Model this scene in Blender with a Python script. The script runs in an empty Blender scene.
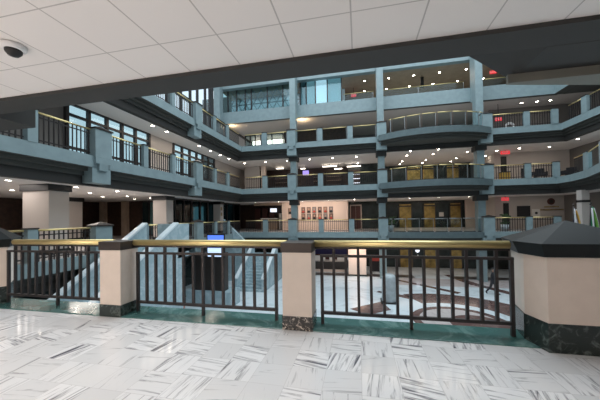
import bpy, bmesh, math, random
from mathutils import Vector, Matrix
random.seed(7)
sc = bpy.context.scene
C = sc.collection
PI = math.pi

# ------------------------------------------------------------------ camera, world, big lights, exposure
cam_d = bpy.data.cameras.new('camera'); cam = bpy.data.objects.new('camera', cam_d); C.objects.link(cam)
YAW, PITCH, ROLL = 0.2105, 0.0152, -0.0153
cam_d.sensor_width = 36.0; cam_d.lens = 36.0 * 274.55 / 600.0
cam_d.shift_y = 12.13 / 600.0
cam_d.clip_start = 0.05; cam_d.clip_end = 500
def cam_matrix():
    c, s = math.cos, math.sin
    A = Matrix(((1,0,0),(0,0,-1),(0,1,0)))
    Ry = Matrix(((c(YAW), s(YAW), 0), (-s(YAW), c(YAW), 0), (0,0,1)))
    Rx = Matrix(((1,0,0),(0,c(PITCH),s(PITCH)),(0,-s(PITCH),c(PITCH))))
    Rz = Matrix(((c(ROLL),-s(ROLL),0),(s(ROLL),c(ROLL),0),(0,0,1)))
    M = Rz @ Rx @ A @ Ry                       # world -> (right, down, forward)
    r, d, f = M[0], M[1], M[2]
    R = Matrix((Vector(r), -Vector(d), -Vector(f))).transposed()
    return Matrix.Translation((0, 0, 1.40)) @ R.to_4x4()
cam.matrix_world = cam_matrix()
sc.camera = cam

world = bpy.data.worlds.new('sky'); sc.world = world; world.use_nodes = True
bg = world.node_tree.nodes['Background']
bg.inputs[0].default_value = (0.80, 0.92, 1.0, 1); bg.inputs[1].default_value = 1.25

def area(name, loc, rot, sx, sy, power, col):
    l = bpy.data.lights.new(name, 'AREA'); l.shape = 'RECTANGLE'; l.size = sx; l.size_y = sy
    l.energy = power; l.color = col
    o = bpy.data.objects.new(name, l); o.location = loc; o.rotation_euler = rot; C.objects.link(o); return o
area('skylight_daylight', (2.1, 13.5, 18.5), (0,0,0), 24, 18, 3000, (0.84, 0.94, 1.0))
# ceiling troffers of our own balcony, behind the camera
area('balcony_ceiling_light', (-4.2, -1.6, 2.84), (0,0,0), 5.0, 1.2, 225, (1.0, 0.90, 0.82))
area('balcony_ceiling_light', (-4.6, -4.6, 2.84), (0,0,0), 6.0, 1.2, 250, (1.0, 0.91, 0.84))

sc.view_settings.view_transform = 'Standard'; sc.view_settings.look = 'None'
sc.view_settings.exposure = 0.0; sc.view_settings.gamma = 1.0; sc.view_settings.use_curve_mapping = False

# ------------------------------------------------------------------ materials
MATS = {}
def mat(name, col, rough=0.6, metal=0.0, emit=None, es=0.0, spec=None, noise=0.0, nscale=6.0, col2=None):
    m = bpy.data.materials.new(name); m.use_nodes = True
    nt = m.node_tree; b = nt.nodes['Principled BSDF']
    b.inputs['Base Color'].default_value = (*col, 1); b.inputs['Roughness'].default_value = rough
    b.inputs['Metallic'].default_value = metal
    if spec is not None: b.inputs['Specular IOR Level'].default_value = spec
    if emit: b.inputs['Emission Color'].default_value = (*emit, 1); b.inputs['Emission Strength'].default_value = es
    if noise or col2:
        tc = nt.nodes.new('ShaderNodeTexCoord'); n = nt.nodes.new('ShaderNodeTexNoise')
        n.inputs['Scale'].default_value = nscale; n.inputs['Detail'].default_value = 6
        r = nt.nodes.new('ShaderNodeValToRGB')
        c2 = col2 or tuple(c*(1-noise) for c in col)
        r.color_ramp.elements[0].color = (*c2, 1); r.color_ramp.elements[1].color = (*col, 1)
        r.color_ramp.elements[0].position = 0.35; r.color_ramp.elements[1].position = 0.62
        nt.links.new(tc.outputs['Object'], n.inputs['Vector']); nt.links.new(n.outputs['Fac'], r.inputs['Fac'])
        nt.links.new(r.outputs['Color'], b.inputs['Base Color'])
    MATS[name] = m; return m

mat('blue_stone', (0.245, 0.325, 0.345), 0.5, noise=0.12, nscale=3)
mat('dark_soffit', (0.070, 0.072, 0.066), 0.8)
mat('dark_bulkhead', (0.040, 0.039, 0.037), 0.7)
mat('white_ceiling', (0.80, 0.76, 0.73), 0.85)
mat('beige_plaster', (0.69, 0.595, 0.52), 0.7, noise=0.05)
mat('grey_beige', (0.52, 0.47, 0.435), 0.7)
mat('warm_wall', (0.70, 0.58, 0.50), 0.7)
mat('brown_bronze', (0.055, 0.046, 0.042), 0.38, 0.4)
mat('dark_metal', (0.045, 0.040, 0.040), 0.42, 0.55)
mat('black', (0.012, 0.012, 0.013), 0.5)
mat('near_black_cap', (0.010, 0.012, 0.0125), 0.5, spec=0.2)
mat('brass', (0.80, 0.64, 0.30), 0.34, 0.75)
mat('olive_grey', (0.20, 0.20, 0.175), 0.8)
mat('dark_border', (0.05, 0.042, 0.04), 0.3)
mat('pane_dark', (0.012, 0.025, 0.027), 0.15)
mat('pane_teal_sheen', (0.10, 0.19, 0.20), 0.2)  # lighter pane tone stands in for reflections in the tinted glass
mat('blind_daylight_glow', (0.5, 0.6, 0.65), 0.7, emit=(0.42, 0.62, 0.70), es=0.55)  # emission replaces daylight falling on the blinds
mat('gold_door', (0.50, 0.34, 0.11), 0.32, 0.6, noise=0.55, nscale=2)
mat('dark_green_wall', (0.030, 0.042, 0.040), 0.25, noise=0.5, nscale=1.5)
mat('wood_dark', (0.060, 0.032, 0.022), 0.5, noise=0.4, nscale=4)
mat('wood_red', (0.10, 0.035, 0.028), 0.5)
mat('brown_wall', (0.44, 0.33, 0.25), 0.75, noise=0.15, nscale=2)
mat('dim_wall', (0.19, 0.175, 0.165), 0.8)
mat('carpet', (0.09, 0.085, 0.08), 0.95)
mat('lamp', (1, 1, 1), 0.5, emit=(1.0, 0.88, 0.74), es=45.0)
mat('lamp_cool', (1, 1, 1), 0.5, emit=(1.0, 0.90, 0.76), es=4.0)
mat('exit_red', (0.5, 0.02, 0.03), 0.5, emit=(1.0, 0.05, 0.07), es=0.6)
mat('screen_blue', (0.05, 0.1, 0.4), 0.3, emit=(0.10, 0.22, 0.80), es=1.1)
mat('screen_pale', (0.6, 0.7, 0.9), 0.3, emit=(0.55, 0.72, 1.0), es=1.0)
mat('white_glow', (0.9, 0.9, 1), 0.3, emit=(0.85, 0.9, 1.0), es=1.3)
mat('screen_violet', (0.3, 0.2, 0.6), 0.3, emit=(0.42, 0.34, 1.0), es=0.9)
mat('paper', (0.75, 0.73, 0.70), 0.8)
mat('white_paint', (0.78, 0.78, 0.78), 0.6)
mat('pale_blind', (0.62, 0.74, 0.80), 0.7)
mat('grey_stone', (0.48, 0.54, 0.57), 0.5, noise=0.2)
mat('skin', (0.42, 0.26, 0.20), 0.6)
mat('suit', (0.022, 0.022, 0.027), 0.8)
mat('hair', (0.015, 0.012, 0.010), 0.6)
mat('flag_green', (0.012, 0.20, 0.085), 0.8)
mat('flag_lime', (0.16, 0.36, 0.06), 0.8)
mat('flag_red', (0.40, 0.035, 0.06), 0.8)
mat('flag_white', (0.70, 0.69, 0.70), 0.8)
mat('flag_blue', (0.05, 0.05, 0.17), 0.8)
mat('flag_gold', (0.55, 0.33, 0.06), 0.7)
mat('leaf', (0.05, 0.10, 0.035), 0.6, noise=0.4)
mat('terracotta', (0.30, 0.10, 0.055), 0.7)
mat('red_cloth', (0.42, 0.06, 0.045), 0.7)
mat('picture_a', (0.18, 0.12, 0.10), 0.5); mat('picture_b', (0.30, 0.20, 0.15), 0.5); mat('picture_c', (0.22, 0.22, 0.22), 0.5)
mat('steel', (0.35, 0.38, 0.40), 0.35, 0.7)
mat('city_concrete', (0.42, 0.50, 0.55), 0.8)

def glass(name, tint, gloss=0.12, rough=0.03):
    m = bpy.data.materials.new(name); m.use_nodes = True; nt = m.node_tree
    for n in list(nt.nodes): nt.nodes.remove(n)
    o = nt.nodes.new('ShaderNodeOutputMaterial'); t = nt.nodes.new('ShaderNodeBsdfTransparent'); t.inputs[0].default_value = (*tint, 1)
    g = nt.nodes.new('ShaderNodeBsdfGlossy'); g.inputs['Roughness'].default_value = rough; g.inputs[0].default_value = (0.8, 0.93, 1, 1)
    x = nt.nodes.new('ShaderNodeMixShader'); x.inputs[0].default_value = gloss
    nt.links.new(t.outputs[0], x.inputs[1]); nt.links.new(g.outputs[0], x.inputs[2]); nt.links.new(x.outputs[0], o.inputs[0])
    MATS[name] = m
glass('glass_clear', (0.88, 0.94, 0.95), 0.012)
glass('glass_sky', (0.66, 0.755, 0.775), 0.04)
glass('glass_green', (0.15, 0.25, 0.27), 0.04)
glass('glass_teal', (0.56, 0.70, 0.72), 0.05)
glass('glass_bright', (0.95, 0.98, 1.0), 0.05)

def marble(name, base, vein, scale, dist, rough, tile=0.0, lo=0.52, hi=0.78, joint=None, streak=(1, 1, 1), jw=0.006):
    """veined stone; with tile > 0 the vein direction turns from tile to tile and fine joints are drawn"""
    m = bpy.data.materials.new(name); m.use_nodes = True; nt = m.node_tree; N, L = nt.nodes, nt.links
    b = N['Principled BSDF']; b.inputs['Roughness'].default_value = rough
    tc = N.new('ShaderNodeTexCoord'); vec = tc.outputs['Object']
    def math_(op, a, bb=None):
        n = N.new('ShaderNodeMath'); n.operation = op
        for i, v in enumerate((a, bb)):
            if v is None: continue
            if isinstance(v, (int, float)): n.inputs[i].default_value = v
            else: L.new(v, n.inputs[i])
        return n.outputs[0]
    if tile:
        sp = N.new('ShaderNodeSeparateXYZ'); L.new(vec, sp.inputs[0])
        ux = math_('DIVIDE', sp.outputs[0], tile); uy = math_('DIVIDE', sp.outputs[1], tile)
        fx, fy = math_('FLOOR', ux), math_('FLOOR', uy)
        par = math_('PINGPONG', math_('ADD', fx, fy), 1.0)
        cid = N.new('ShaderNodeCombineXYZ'); L.new(fx, cid.inputs[0]); L.new(fy, cid.inputs[1])
        wn = N.new('ShaderNodeTexWhiteNoise'); wn.noise_dimensions = '3D'; L.new(cid.outputs[0], wn.inputs['Vector'])
        ang = math_('ADD', math_('MULTIPLY', par, PI/2), math_('MULTIPLY', math_('SUBTRACT', wn.outputs['Value'], 0.5), 0.5))
        rot = N.new('ShaderNodeVectorRotate'); rot.rotation_type = 'Z_AXIS'; L.new(vec, rot.inputs['Vector']); L.new(ang, rot.inputs['Angle'])
        off = N.new('ShaderNodeVectorMath'); off.operation = 'SCALE'; L.new(wn.outputs['Color'], off.inputs[0]); off.inputs['Scale'].default_value = 23.0
        ad = N.new('ShaderNodeVectorMath'); ad.operation = 'ADD'; L.new(rot.outputs[0], ad.inputs[0]); L.new(off.outputs[0], ad.inputs[1])
        vec = ad.outputs[0]
    mp = N.new('ShaderNodeMapping'); mp.inputs['Scale'].default_value = streak; L.new(vec, mp.inputs['Vector'])
    n1 = N.new('ShaderNodeTexNoise'); n1.inputs['Scale'].default_value = scale; n1.inputs['Detail'].default_value = 7
    n1.inputs['Roughness'].default_value = 0.62; n1.inputs['Distortion'].default_value = dist
    L.new(mp.outputs[0], n1.inputs['Vector'])
    r = N.new('ShaderNodeValToRGB'); r.color_ramp.elements[0].position = lo; r.color_ramp.elements[1].position = hi
    r.color_ramp.elements[0].color = (*base, 1); r.color_ramp.elements[1].color = (*vein, 1)
    L.new(math_('ADD', n1.outputs['Fac'], math_('MULTIPLY', math_('SUBTRACT', wn.outputs['Value'], 0.6), 0.13)) if tile else n1.outputs['Fac'], r.inputs['Fac']); col = r.outputs['Color']
    if tile:
        if True:   # tone of each slab differs a little
            hs = N.new('ShaderNodeHueSaturation'); L.new(col, hs.inputs['Color'])
            L.new(math_('ADD', 0.86, math_('MULTIPLY', wn.outputs['Value'], 0.2)), hs.inputs['Value']); col = hs.outputs['Color']
        if joint:
            ex = math_('ABSOLUTE', math_('SUBTRACT', math_('FRACT', ux), 0.5)); ey = math_('ABSOLUTE', math_('SUBTRACT', math_('FRACT', uy), 0.5))
            e = math_('GREATER_THAN', math_('MAXIMUM', ex, ey), 0.5 - jw/tile)
            mx = N.new('ShaderNodeMix'); mx.data_type = 'RGBA'; L.new(e, mx.inputs[0]); L.new(col, mx.inputs[6]); mx.inputs[7].default_value = (*joint, 1)
            col = mx.outputs[2]
    L.new(col, b.inputs['Base Color']); MATS[name] = m; return m
marble('floor_marble', (0.82, 0.815, 0.82), (0.13, 0.13, 0.15), 3.6, 1.0, 0.13, tile=0.315, lo=0.52, hi=0.70, joint=(0.60, 0.59, 0.59), streak=(0.5, 6.0, 1), jw=0.002)
marble('lobby_marble', (0.72, 0.80, 0.84), (0.40, 0.46, 0.50), 0.8, 1.0, 0.12, lo=0.5, hi=0.8)
marble('green_marble', (0.045, 0.125, 0.115), (0.24, 0.38, 0.36), 2.2, 1.6, 0.12, lo=0.50, hi=0.80)
marble('green_dark', (0.018, 0.026, 0.024), (0.13, 0.16, 0.15), 9.0, 1.5, 0.2, lo=0.52, hi=0.72)
marble('breccia', (0.022, 0.020, 0.018), (0.62, 0.54, 0.46), 16.0, 1.6, 0.25, lo=0.53, hi=0.66)
marble('blue_marble', (0.34, 0.46, 0.51), (0.58, 0.68, 0.72), 1.6, 1.4, 0.25, lo=0.45, hi=0.75)
marble('maroon_stone', (0.13, 0.075, 0.07), (0.24, 0.17, 0.15), 1.5, 1.0, 0.12, lo=0.45, hi=0.8)
marble('pink_stone_and_sheen', (0.55, 0.50, 0.49), (0.38, 0.30, 0.29), 1.2, 1.0, 0.15)
marble('grey_floor', (0.58, 0.55, 0.53), (0.45, 0.43, 0.41), 1.0, 1.0, 0.2)

def tiled_ceiling():
    m = bpy.data.materials.new('ceiling_tile'); m.use_nodes = True; nt = m.node_tree; N, L = nt.nodes, nt.links
    b = N['Principled BSDF']; b.inputs['Roughness'].default_value = 0.9
    tc = N.new('ShaderNodeTexCoord'); sp = N.new('ShaderNodeSeparateXYZ'); L.new(tc.outputs['Object'], sp.inputs[0])
    def M(op, a, v):
        n = N.new('ShaderNodeMath'); n.operation = op; L.new(a, n.inputs[0]); n.inputs[1].default_value = v; return n.outputs[0]
    def edge(s, o, w):
        f = N.new('ShaderNodeMath'); f.operation = 'FRACT'; L.new(M('DIVIDE', M('SUBTRACT', s, o), 0.53), f.inputs[0])
        return M('GREATER_THAN', M('ABSOLUTE', M('SUBTRACT', f.outputs[0], 0.5), 0), 0.5 - w)
    mx = N.new('ShaderNodeMath'); mx.operation = 'MAXIMUM'; L.new(edge(sp.outputs[0], -3.21, 0.011), mx.inputs[0]); L.new(edge(sp.outputs[1], 2.0, 0.009), mx.inputs[1])
    mix = N.new('ShaderNodeMix'); mix.data_type = 'RGBA'; L.new(mx.outputs[0], mix.inputs[0])
    mix.inputs[6].default_value = (0.80, 0.76, 0.735, 1); mix.inputs[7].default_value = (0.50, 0.47, 0.45, 1)
    L.new(mix.outputs[2], b.inputs['Base Color']); MATS['ceiling_tile'] = m
tiled_ceiling()

# ------------------------------------------------------------------ mesh helpers
class MB:
    def __init__(s): s.v = []; s.f = []; s.m = []; s.mats = []; s.sm = []
    def mi(s, m):
        if m not in s.mats: s.mats.append(m)
        return s.mats.index(m)
    def face(s, idx, m, smooth=False): s.f.append(idx); s.m.append(s.mi(m)); s.sm.append(smooth)
    def add(s, pts): n = len(s.v); s.v += [tuple(p) for p in pts]; return n
    def box(s, x0, x1, y0, y1, z0, z1, m):
        n = s.add([(x0,y0,z0),(x1,y0,z0),(x1,y1,z0),(x0,y1,z0),(x0,y0,z1),(x1,y0,z1),(x1,y1,z1),(x0,y1,z1)])
        for q in ((0,3,2,1),(4,5,6,7),(0,1,5,4),(1,2,6,5),(2,3,7,6),(3,0,4,7)): s.face([n+i for i in q], m)
        return s
    def prism(s, poly, z0, z1, m, top=None):
        k = len(poly); n = s.add([(x,y,z0) for x,y in poly] + [(x,y,z1) for x,y in poly])
        a = sum(poly[i][0]*poly[(i+1)%k][1]-poly[(i+1)%k][0]*poly[i][1] for i in range(k))
        ids = list(range(k)) if a > 0 else list(range(k))[::-1]
        s.face([n+i for i in ids[::-1]], m); s.face([n+k+i for i in ids], top or m)
        for j in range(k):
            a_, b_ = ids[j], ids[(j+1)%k]; s.face([n+a_, n+b_, n+k+b_, n+k+a_], m)
        return s
    def loft(s, rings, m, cap=True, smooth=False):
        k = len(rings[0]); base = [s.add(r) for r in rings]
        for a, b in zip(base, base[1:]):
            for j in range(k): s.face([a+j, a+(j+1)%k, b+(j+1)%k, b+j], m, smooth)
        if cap: s.face([base[0]+j for j in range(k)][::-1], m); s.face([base[-1]+j for j in range(k)], m)
        return s
    def tube(s, p, q, r, m, n=10, r2=None):
        p, q = Vector(p), Vector(q); d = (q-p).normalized(); u = d.orthogonal().normalized(); w = d.cross(u)
        R = [[c + (u*math.cos(2*PI*i/n) + w*math.sin(2*PI*i/n))*rr for i in range(n)] for c, rr in ((p, r), (q, r if r2 is None else r2))]
        return s.loft(R, m, smooth=True)
    def bar(s, p, q, w, h, m):
        """rectangular bar from p to q, w wide across, h tall"""
        p, q = Vector(p), Vector(q); d = (q-p).normalized(); side = d.cross(Vector((0,0,1)))
        side = Vector((1,0,0)) if side.length < 1e-4 else side.normalized(); up = side.cross(d)
        R = [[c - side*w/2 - up*h/2, c + side*w/2 - up*h/2, c + side*w/2 + up*h/2, c - side*w/2 + up*h/2] for c in (p, q)]
        return s.loft(R, m)
    def lathe(s, prof, c, m, n=20, smooth=True, cap=True):
        R = [[(c[0]+r*math.cos(2*PI*i/n), c[1]+r*math.sin(2*PI*i/n), c[2]+z) for i in range(n)] for r, z in prof]
        return s.loft(R, m, cap=cap, smooth=smooth)
    def ball(s, c, rx, ry, rz, m, n=12, k=8):
        R = []
        for j in range(1, k):
            t = PI*j/k; R.append([(c[0]+rx*math.sin(t)*math.cos(2*PI*i/n), c[1]+ry*math.sin(t)*math.sin(2*PI*i/n), c[2]-rz*math.cos(t)) for i in range(n)])
        return s.loft(R, m, smooth=True)
    def mesh(s, name):
        me = bpy.data.meshes.new(name); me.from_pydata(s.v, [], s.f)
        for mm in s.mats: me.materials.append(MATS[mm])
        me.polygons.foreach_set('material_index', s.m); me.polygons.foreach_set('use_smooth', s.sm)
        me.update()
        b = bmesh.new(); b.from_mesh(me); bmesh.ops.recalc_face_normals(b, faces=b.faces); b.to_mesh(me); b.free()
        return me
    def obj(s, name, parent=None, bevel=0.0, loc=None):
        o = bpy.data.objects.new(name, s.mesh(name)); C.objects.link(o)
        if parent: o.parent = parent
        if loc: o.location = loc
        if bevel:
            md = o.modifiers.new('bevel', 'BEVEL'); md.width = bevel; md.segments = 2; md.limit_method = 'ANGLE'
        return o
def B(x0, x1, y0, y1, z0, z1, m): return MB().box(x0, x1, y0, y1, z0, z1, m)
def tag(o, label, cat, group=None, kind=None):
    if not 4 <= len(label.replace('-', ' ').split()) <= 16: print('LABEL', len(label.split()), label)
    o['label'] = label; o['category'] = cat
    if group: o['group'] = group
    if kind: o['kind'] = kind
    return o
def struct(o, label, cat): return tag(o, label, cat, None, 'structure')
def empty(name, loc=(0,0,0), rz=0.0):
    o = bpy.data.objects.new(name, None); o.location = loc; o.rotation_euler = (0,0,rz); o.empty_display_size = 0.1; C.objects.link(o); return o
def link(name, me, parent, loc=(0,0,0)):
    o = bpy.data.objects.new(name, me); C.objects.link(o); o.parent = parent; o.location = loc; return o
ORD = ['first','second','third','fourth','fifth','sixth','seventh','eighth','ninth','tenth','eleventh','twelfth','thirteenth','fourteenth','fifteenth','sixteenth','seventeenth','eighteenth']

# ------------------------------------------------------------------ the setting
XL, XR, YN, YB = -10.5, 14.7, 3.3, 23.7          # the four faces of the atrium
U1, U2, U3, LOB = 4.0, 7.95, 11.93, -4.0
LX, RX, BY = -22.0, 22.0, 32.0                    # how far the galleries run back

# our balcony floor and its green marble kerb
o = MB().prism([(-14.2,-8.2),(12.2,-8.2),(12.2,YN),(-14.2,YN)], -0.3, 0.0, 'floor_marble').obj('floor')
struct(o, 'white marble tile floor with dark grey veins on the near balcony', 'floor')
o = B(-10.3, 14.7, YN, 3.78, -0.5, 0.012, 'green_marble').obj('trim_1', bevel=0.01)
struct(o, 'green marble kerb under the near black balustrade', 'kerb')

def sweep(mb, pts, prof, m_of, closed=True):
    """profile of (d, z) run along pts; d grows away from the atrium (to the left of the path)"""
    n = len(pts); offs = []
    for i in range(n):
        p = Vector(pts[i]); a = Vector(pts[i-1]) if (closed or i > 0) else None; b = Vector(pts[(i+1) % n]) if (closed or i < n-1) else None
        d1 = (p-a).normalized() if a is not None else None; d2 = (b-p).normalized() if b is not None else None
        d1 = d1 or d2; d2 = d2 or d1
        n1, n2 = Vector((-d1.y, d1.x)), Vector((-d2.y, d2.x)); mid = (n1+n2).normalized()
        offs.append(mid / max(0.25, mid.dot(n1)))
    rows = [mb.add([(pts[i][0]+offs[i].x*d, pts[i][1]+offs[i].y*d, z) for d, z in prof]) for i in range(n)]
    for i in range(n if closed else n-1):
        a, b = rows[i], rows[(i+1) % n]
        for j in range(len(prof)-1): mb.face([a+j, a+j+1, b+j+1, b+j], m_of(j))
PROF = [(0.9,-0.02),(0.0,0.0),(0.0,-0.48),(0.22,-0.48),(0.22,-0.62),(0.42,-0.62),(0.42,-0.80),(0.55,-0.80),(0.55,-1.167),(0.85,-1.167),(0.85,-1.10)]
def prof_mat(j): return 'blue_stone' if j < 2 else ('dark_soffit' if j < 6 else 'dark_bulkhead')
RIGHT_CURVE = [(14.3,23.7),(14.35,22.4),(13.85,20.4),(12.5,17.4),(12.3,12.0),(12.5,3.3)]
def arc_bay(y_end, y_mid, n=16, x0=1.72, x1=9.95):
    h = y_end-y_mid; c = (x1-x0)/2; R = (c*c+h*h)/(2*h); cx = (x0+x1)/2; cy = y_mid+R; t = math.asin(c/R)
    return [(cx+R*math.sin(-t+2*t*i/n), cy-R*math.cos(-t+2*t*i/n)) for i in range(n+1)]

def level(z, right, names, near=True, bay=None):
    path = [(XL, YN), (XL, YB)] + ([(XR, YB), (XR, YN)] if right is None else right)
    mb = MB()
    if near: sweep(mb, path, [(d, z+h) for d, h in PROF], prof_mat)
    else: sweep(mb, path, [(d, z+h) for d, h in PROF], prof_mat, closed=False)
    root = mb.obj('floor_slab'); struct(root, names[0], 'balcony slab')
    # floor plate and ceiling plates behind the edge
    xr = max(p[0] for p in path)
    for nm, dz0, dz1, m, dd in (('floor', -0.30, -0.001, 'grey_floor', 0.3), ('ceiling', -1.13, -1.0, 'white_ceiling', 0.85)):
        mb = MB()
        rp = path[2:] if near or True else path
        lx = -13.15 if z == U2 else LX
        mb.box(lx, XL-dd, (YN-dd) if near else 3.0, YB, z+dz0, z+dz1, m)                          # left wing
        mb.box(lx, XR+6.5, YB+dd, BY+1.0, z+dz0, z+dz1, m)                                         # back wing
        mb.box(lx, XL-dd, YB, YB+dd, z+dz0, z+dz1, m)
        poly = [(x+dd, y) for x, y in path[2:]]
        poly[0] = (poly[0][0], YB+dd)
        mb.prism(poly + [(RX, poly[-1][1]), (RX, YB+dd)], z+dz0, z+dz1, m)                         # right wing
        if near:
            if nm == 'ceiling': mb2 = MB().box(LX, RX, -8.2, YN-dd, z+dz0, z+dz1, 'ceiling_tile' if z == U1 else m)
            else: mb2 = MB().box(LX, RX, -8.2, YN-dd, z+dz0, z+dz1, m)
            oo = mb2.obj(nm); struct(oo, names[3] if nm == 'ceiling' else names[4], nm)
        o = mb.obj(nm); struct(o, names[1] if nm == 'floor' else names[2], nm)
    if bay:
        ye, ym = bay; pts = arc_bay(ye, ym); mb = MB()
        pts2 = [(pts[0][0], YB+0.3)] + pts + [(pts[-1][0], YB+0.3)]
        sweep(mb, pts2, [(d*0.9, z+h+0.004) for d, h in PROF[1:8]], lambda j: prof_mat(j+1), closed=False)
        mb.prism(pts2, z-0.47, z+0.002, 'blue_stone'); mb.prism([(x, y+0.42) for x, y in pts2], z-0.80, z-0.5, 'dark_soffit')
        o = mb.obj('bay_slab'); struct(o, names[5], 'balcony slab')

level(LOB+4.0, None, ['blue-grey edge of the entrance level balcony around the atrium', 'grey floor of the entrance level galleries', 'white ceiling over the lobby galleries', '', '', 'bowed bay of the entrance level back balcony'], near=False, bay=(23.72, 23.3))
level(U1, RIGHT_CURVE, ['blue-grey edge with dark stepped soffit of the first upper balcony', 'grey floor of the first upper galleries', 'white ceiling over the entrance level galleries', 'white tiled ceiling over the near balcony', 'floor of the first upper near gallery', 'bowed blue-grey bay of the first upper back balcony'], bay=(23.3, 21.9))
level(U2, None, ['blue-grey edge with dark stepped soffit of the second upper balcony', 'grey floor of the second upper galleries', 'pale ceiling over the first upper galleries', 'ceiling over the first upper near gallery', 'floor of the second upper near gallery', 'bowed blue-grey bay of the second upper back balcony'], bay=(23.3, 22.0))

# top level: set back, plain deep fascia
mb = MB(); top_path = [(-14.2, 25.3), (15.3, 25.3), (15.3, 3.3)]
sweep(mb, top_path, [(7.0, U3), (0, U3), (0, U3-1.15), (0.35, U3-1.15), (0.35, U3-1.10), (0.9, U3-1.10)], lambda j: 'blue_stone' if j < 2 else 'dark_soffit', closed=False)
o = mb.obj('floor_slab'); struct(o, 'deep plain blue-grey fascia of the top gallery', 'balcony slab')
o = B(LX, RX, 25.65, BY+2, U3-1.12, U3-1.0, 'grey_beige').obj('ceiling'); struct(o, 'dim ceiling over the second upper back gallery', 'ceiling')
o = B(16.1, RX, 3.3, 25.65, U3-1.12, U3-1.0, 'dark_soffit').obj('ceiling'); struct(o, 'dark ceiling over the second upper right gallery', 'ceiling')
o = B(-13.6, -13.3, 3.3, 25.0, 15.0, 15.2, 'grey_beige').obj('ceiling'); struct(o, 'beam over the tall upper left windows', 'beam')
o = B(-14.2, 15.3, 25.25, 25.75, 14.28, 14.62, 'blue_stone').obj('trim_2'); struct(o, 'thin pale blue roof edge strip above the top gallery', 'roof edge')
o = B(-14, RX, 25.75, BY+3.5, 14.72, 14.95, 'brown_wall').obj('ceiling'); struct(o, 'brown ceiling of the top gallery', 'ceiling')
o = B(-14, RX, 25.4, BY+3.5, 14.95, 15.5, 'dark_bulkhead').obj('roof_slab'); struct(o, 'roof slab over the top gallery', 'roof')

# walls
def wall(x0, x1, y0, y1, z0, z1, m, name, label): return struct(B(x0, x1, y0, y1, z0, z1, m).obj(name), label, 'wall')
wall(LX, RX, -8.4, -8.2, -0.3, 2.87, 'warm_wall', 'wall_near', 'plain wall behind the near balcony')
wall(-14.2, -14.0, -8.2, 3.3, -0.3, 2.87, 'warm_wall', 'wall_near_left', 'plain left wall of the near balcony')
wall(12.0, 12.2, -8.2, 3.0, -0.3, 2.87, 'grey_beige', 'wall_near_right', 'plain right wall of the near balcony')
wall(LX, RX, 0.0, 0.2, U2, 18.6, 'dim_wall', 'wall_near', 'upper wall of the atrium above the near balcony')
wall(18.6, 18.8, 0.2, 36, U2, 18.6, 'dim_wall', 'wall_right', 'upper wall at the right of the atrium')
wall(LX, RX, 36, 36.2, LOB, 18.6, 'dim_wall', 'wall_back', 'outer wall behind the back galleries')
# lobby floor with its inlaid pattern
o = B(LX, RX, -2, BY+2, LOB-0.2, LOB, 'lobby_marble').obj('floor'); struct(o, 'pale blue-white marble floor of the lobby below', 'floor')
def ring(mb, c, r0, r1, z0, z1, m, n=64, t0=0.0, t1=2*PI):
    for i in range(n):
        a, b = t0+(t1-t0)*i/n, t0+(t1-t0)*(i+1)/n
        mb.prism([(c[0]+r*math.cos(t), c[1]+r*math.sin(t)) for r, t in ((r0,a),(r1,a),(r1,b),(r0,b))], z0, z1, m)
cc = (4.9, 15.2); mb = MB()
ring(mb, cc, 2.95, 5.0, LOB, LOB+0.004, 'maroon_stone', 64, -0.35, 2.0); ring(mb, cc, 2.3, 2.95, LOB, LOB+0.005, 'lobby_marble'); ring(mb, cc, 1.9, 2.3, LOB, LOB+0.004, 'maroon_stone')
ring(mb, cc, 0.02, 1.9, LOB, LOB+0.003, 'pink_stone_and_sheen'); ring(mb, (5.7, 14.9), 0.02, 1.35, LOB, LOB+0.005, 'maroon_stone')
mb.box(2.6, 13.0, 22.4, 24.9, LOB, LOB+0.002, 'pink_stone_and_sheen')  # warm light reflected on the back floor, laid in as pinkish colour
for p, q, w in (((2.6,24.4),(6.6,20.6),0.35), ((7.5,26.6),(8.6,23.2),0.5), ((8.6,23.2),(11.5,18.5),0.6), ((1.2,20.2),(3.2,19.0),0.4)):
    p, q = Vector(p), Vector(q); t = (q-p).normalized(); n_ = Vector((-t.y, t.x))*w/2
    mb.prism([p-n_, q-n_*1.6, q+n_*1.6, p+n_], LOB, LOB+0.004, 'maroon_stone')
o = mb.obj('floor_inlay'); struct(o, 'round maroon and white stone medallion inlaid in the lobby floor', 'floor')
o = MB().box(-6, 4.6, 25.0, 26.1, LOB, LOB+0.006, 'dark_border').box(7.5, 14, 25.0, 26.1, LOB, LOB+0.006, 'dark_border').obj('floor_border'); struct(o, 'dark stone border strip along the back of the lobby floor', 'floor')
o = MB().prism([(-0.6,16.2),(1.3,17.9),(1.7,16.4),(0.4,15.4)], LOB, LOB+0.006, 'maroon_stone').obj('floor_inlay'); struct(o, 'dark kite-shaped inlay in the pale lobby floor by the grey pedestal', 'floor')

# left side
wall(LX-0.2, LX, -8.4, 33.5, -0.3, 2.87, 'wood_dark', 'wall_left', 'dark wood outer wall of the far left foyer')
wall(-13.2, -13.0, 15.0, 33, U2+2.7, U2+2.95, 'dark_metal', 'wall_left', 'dark transom beam across the tall upper left windows')
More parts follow.
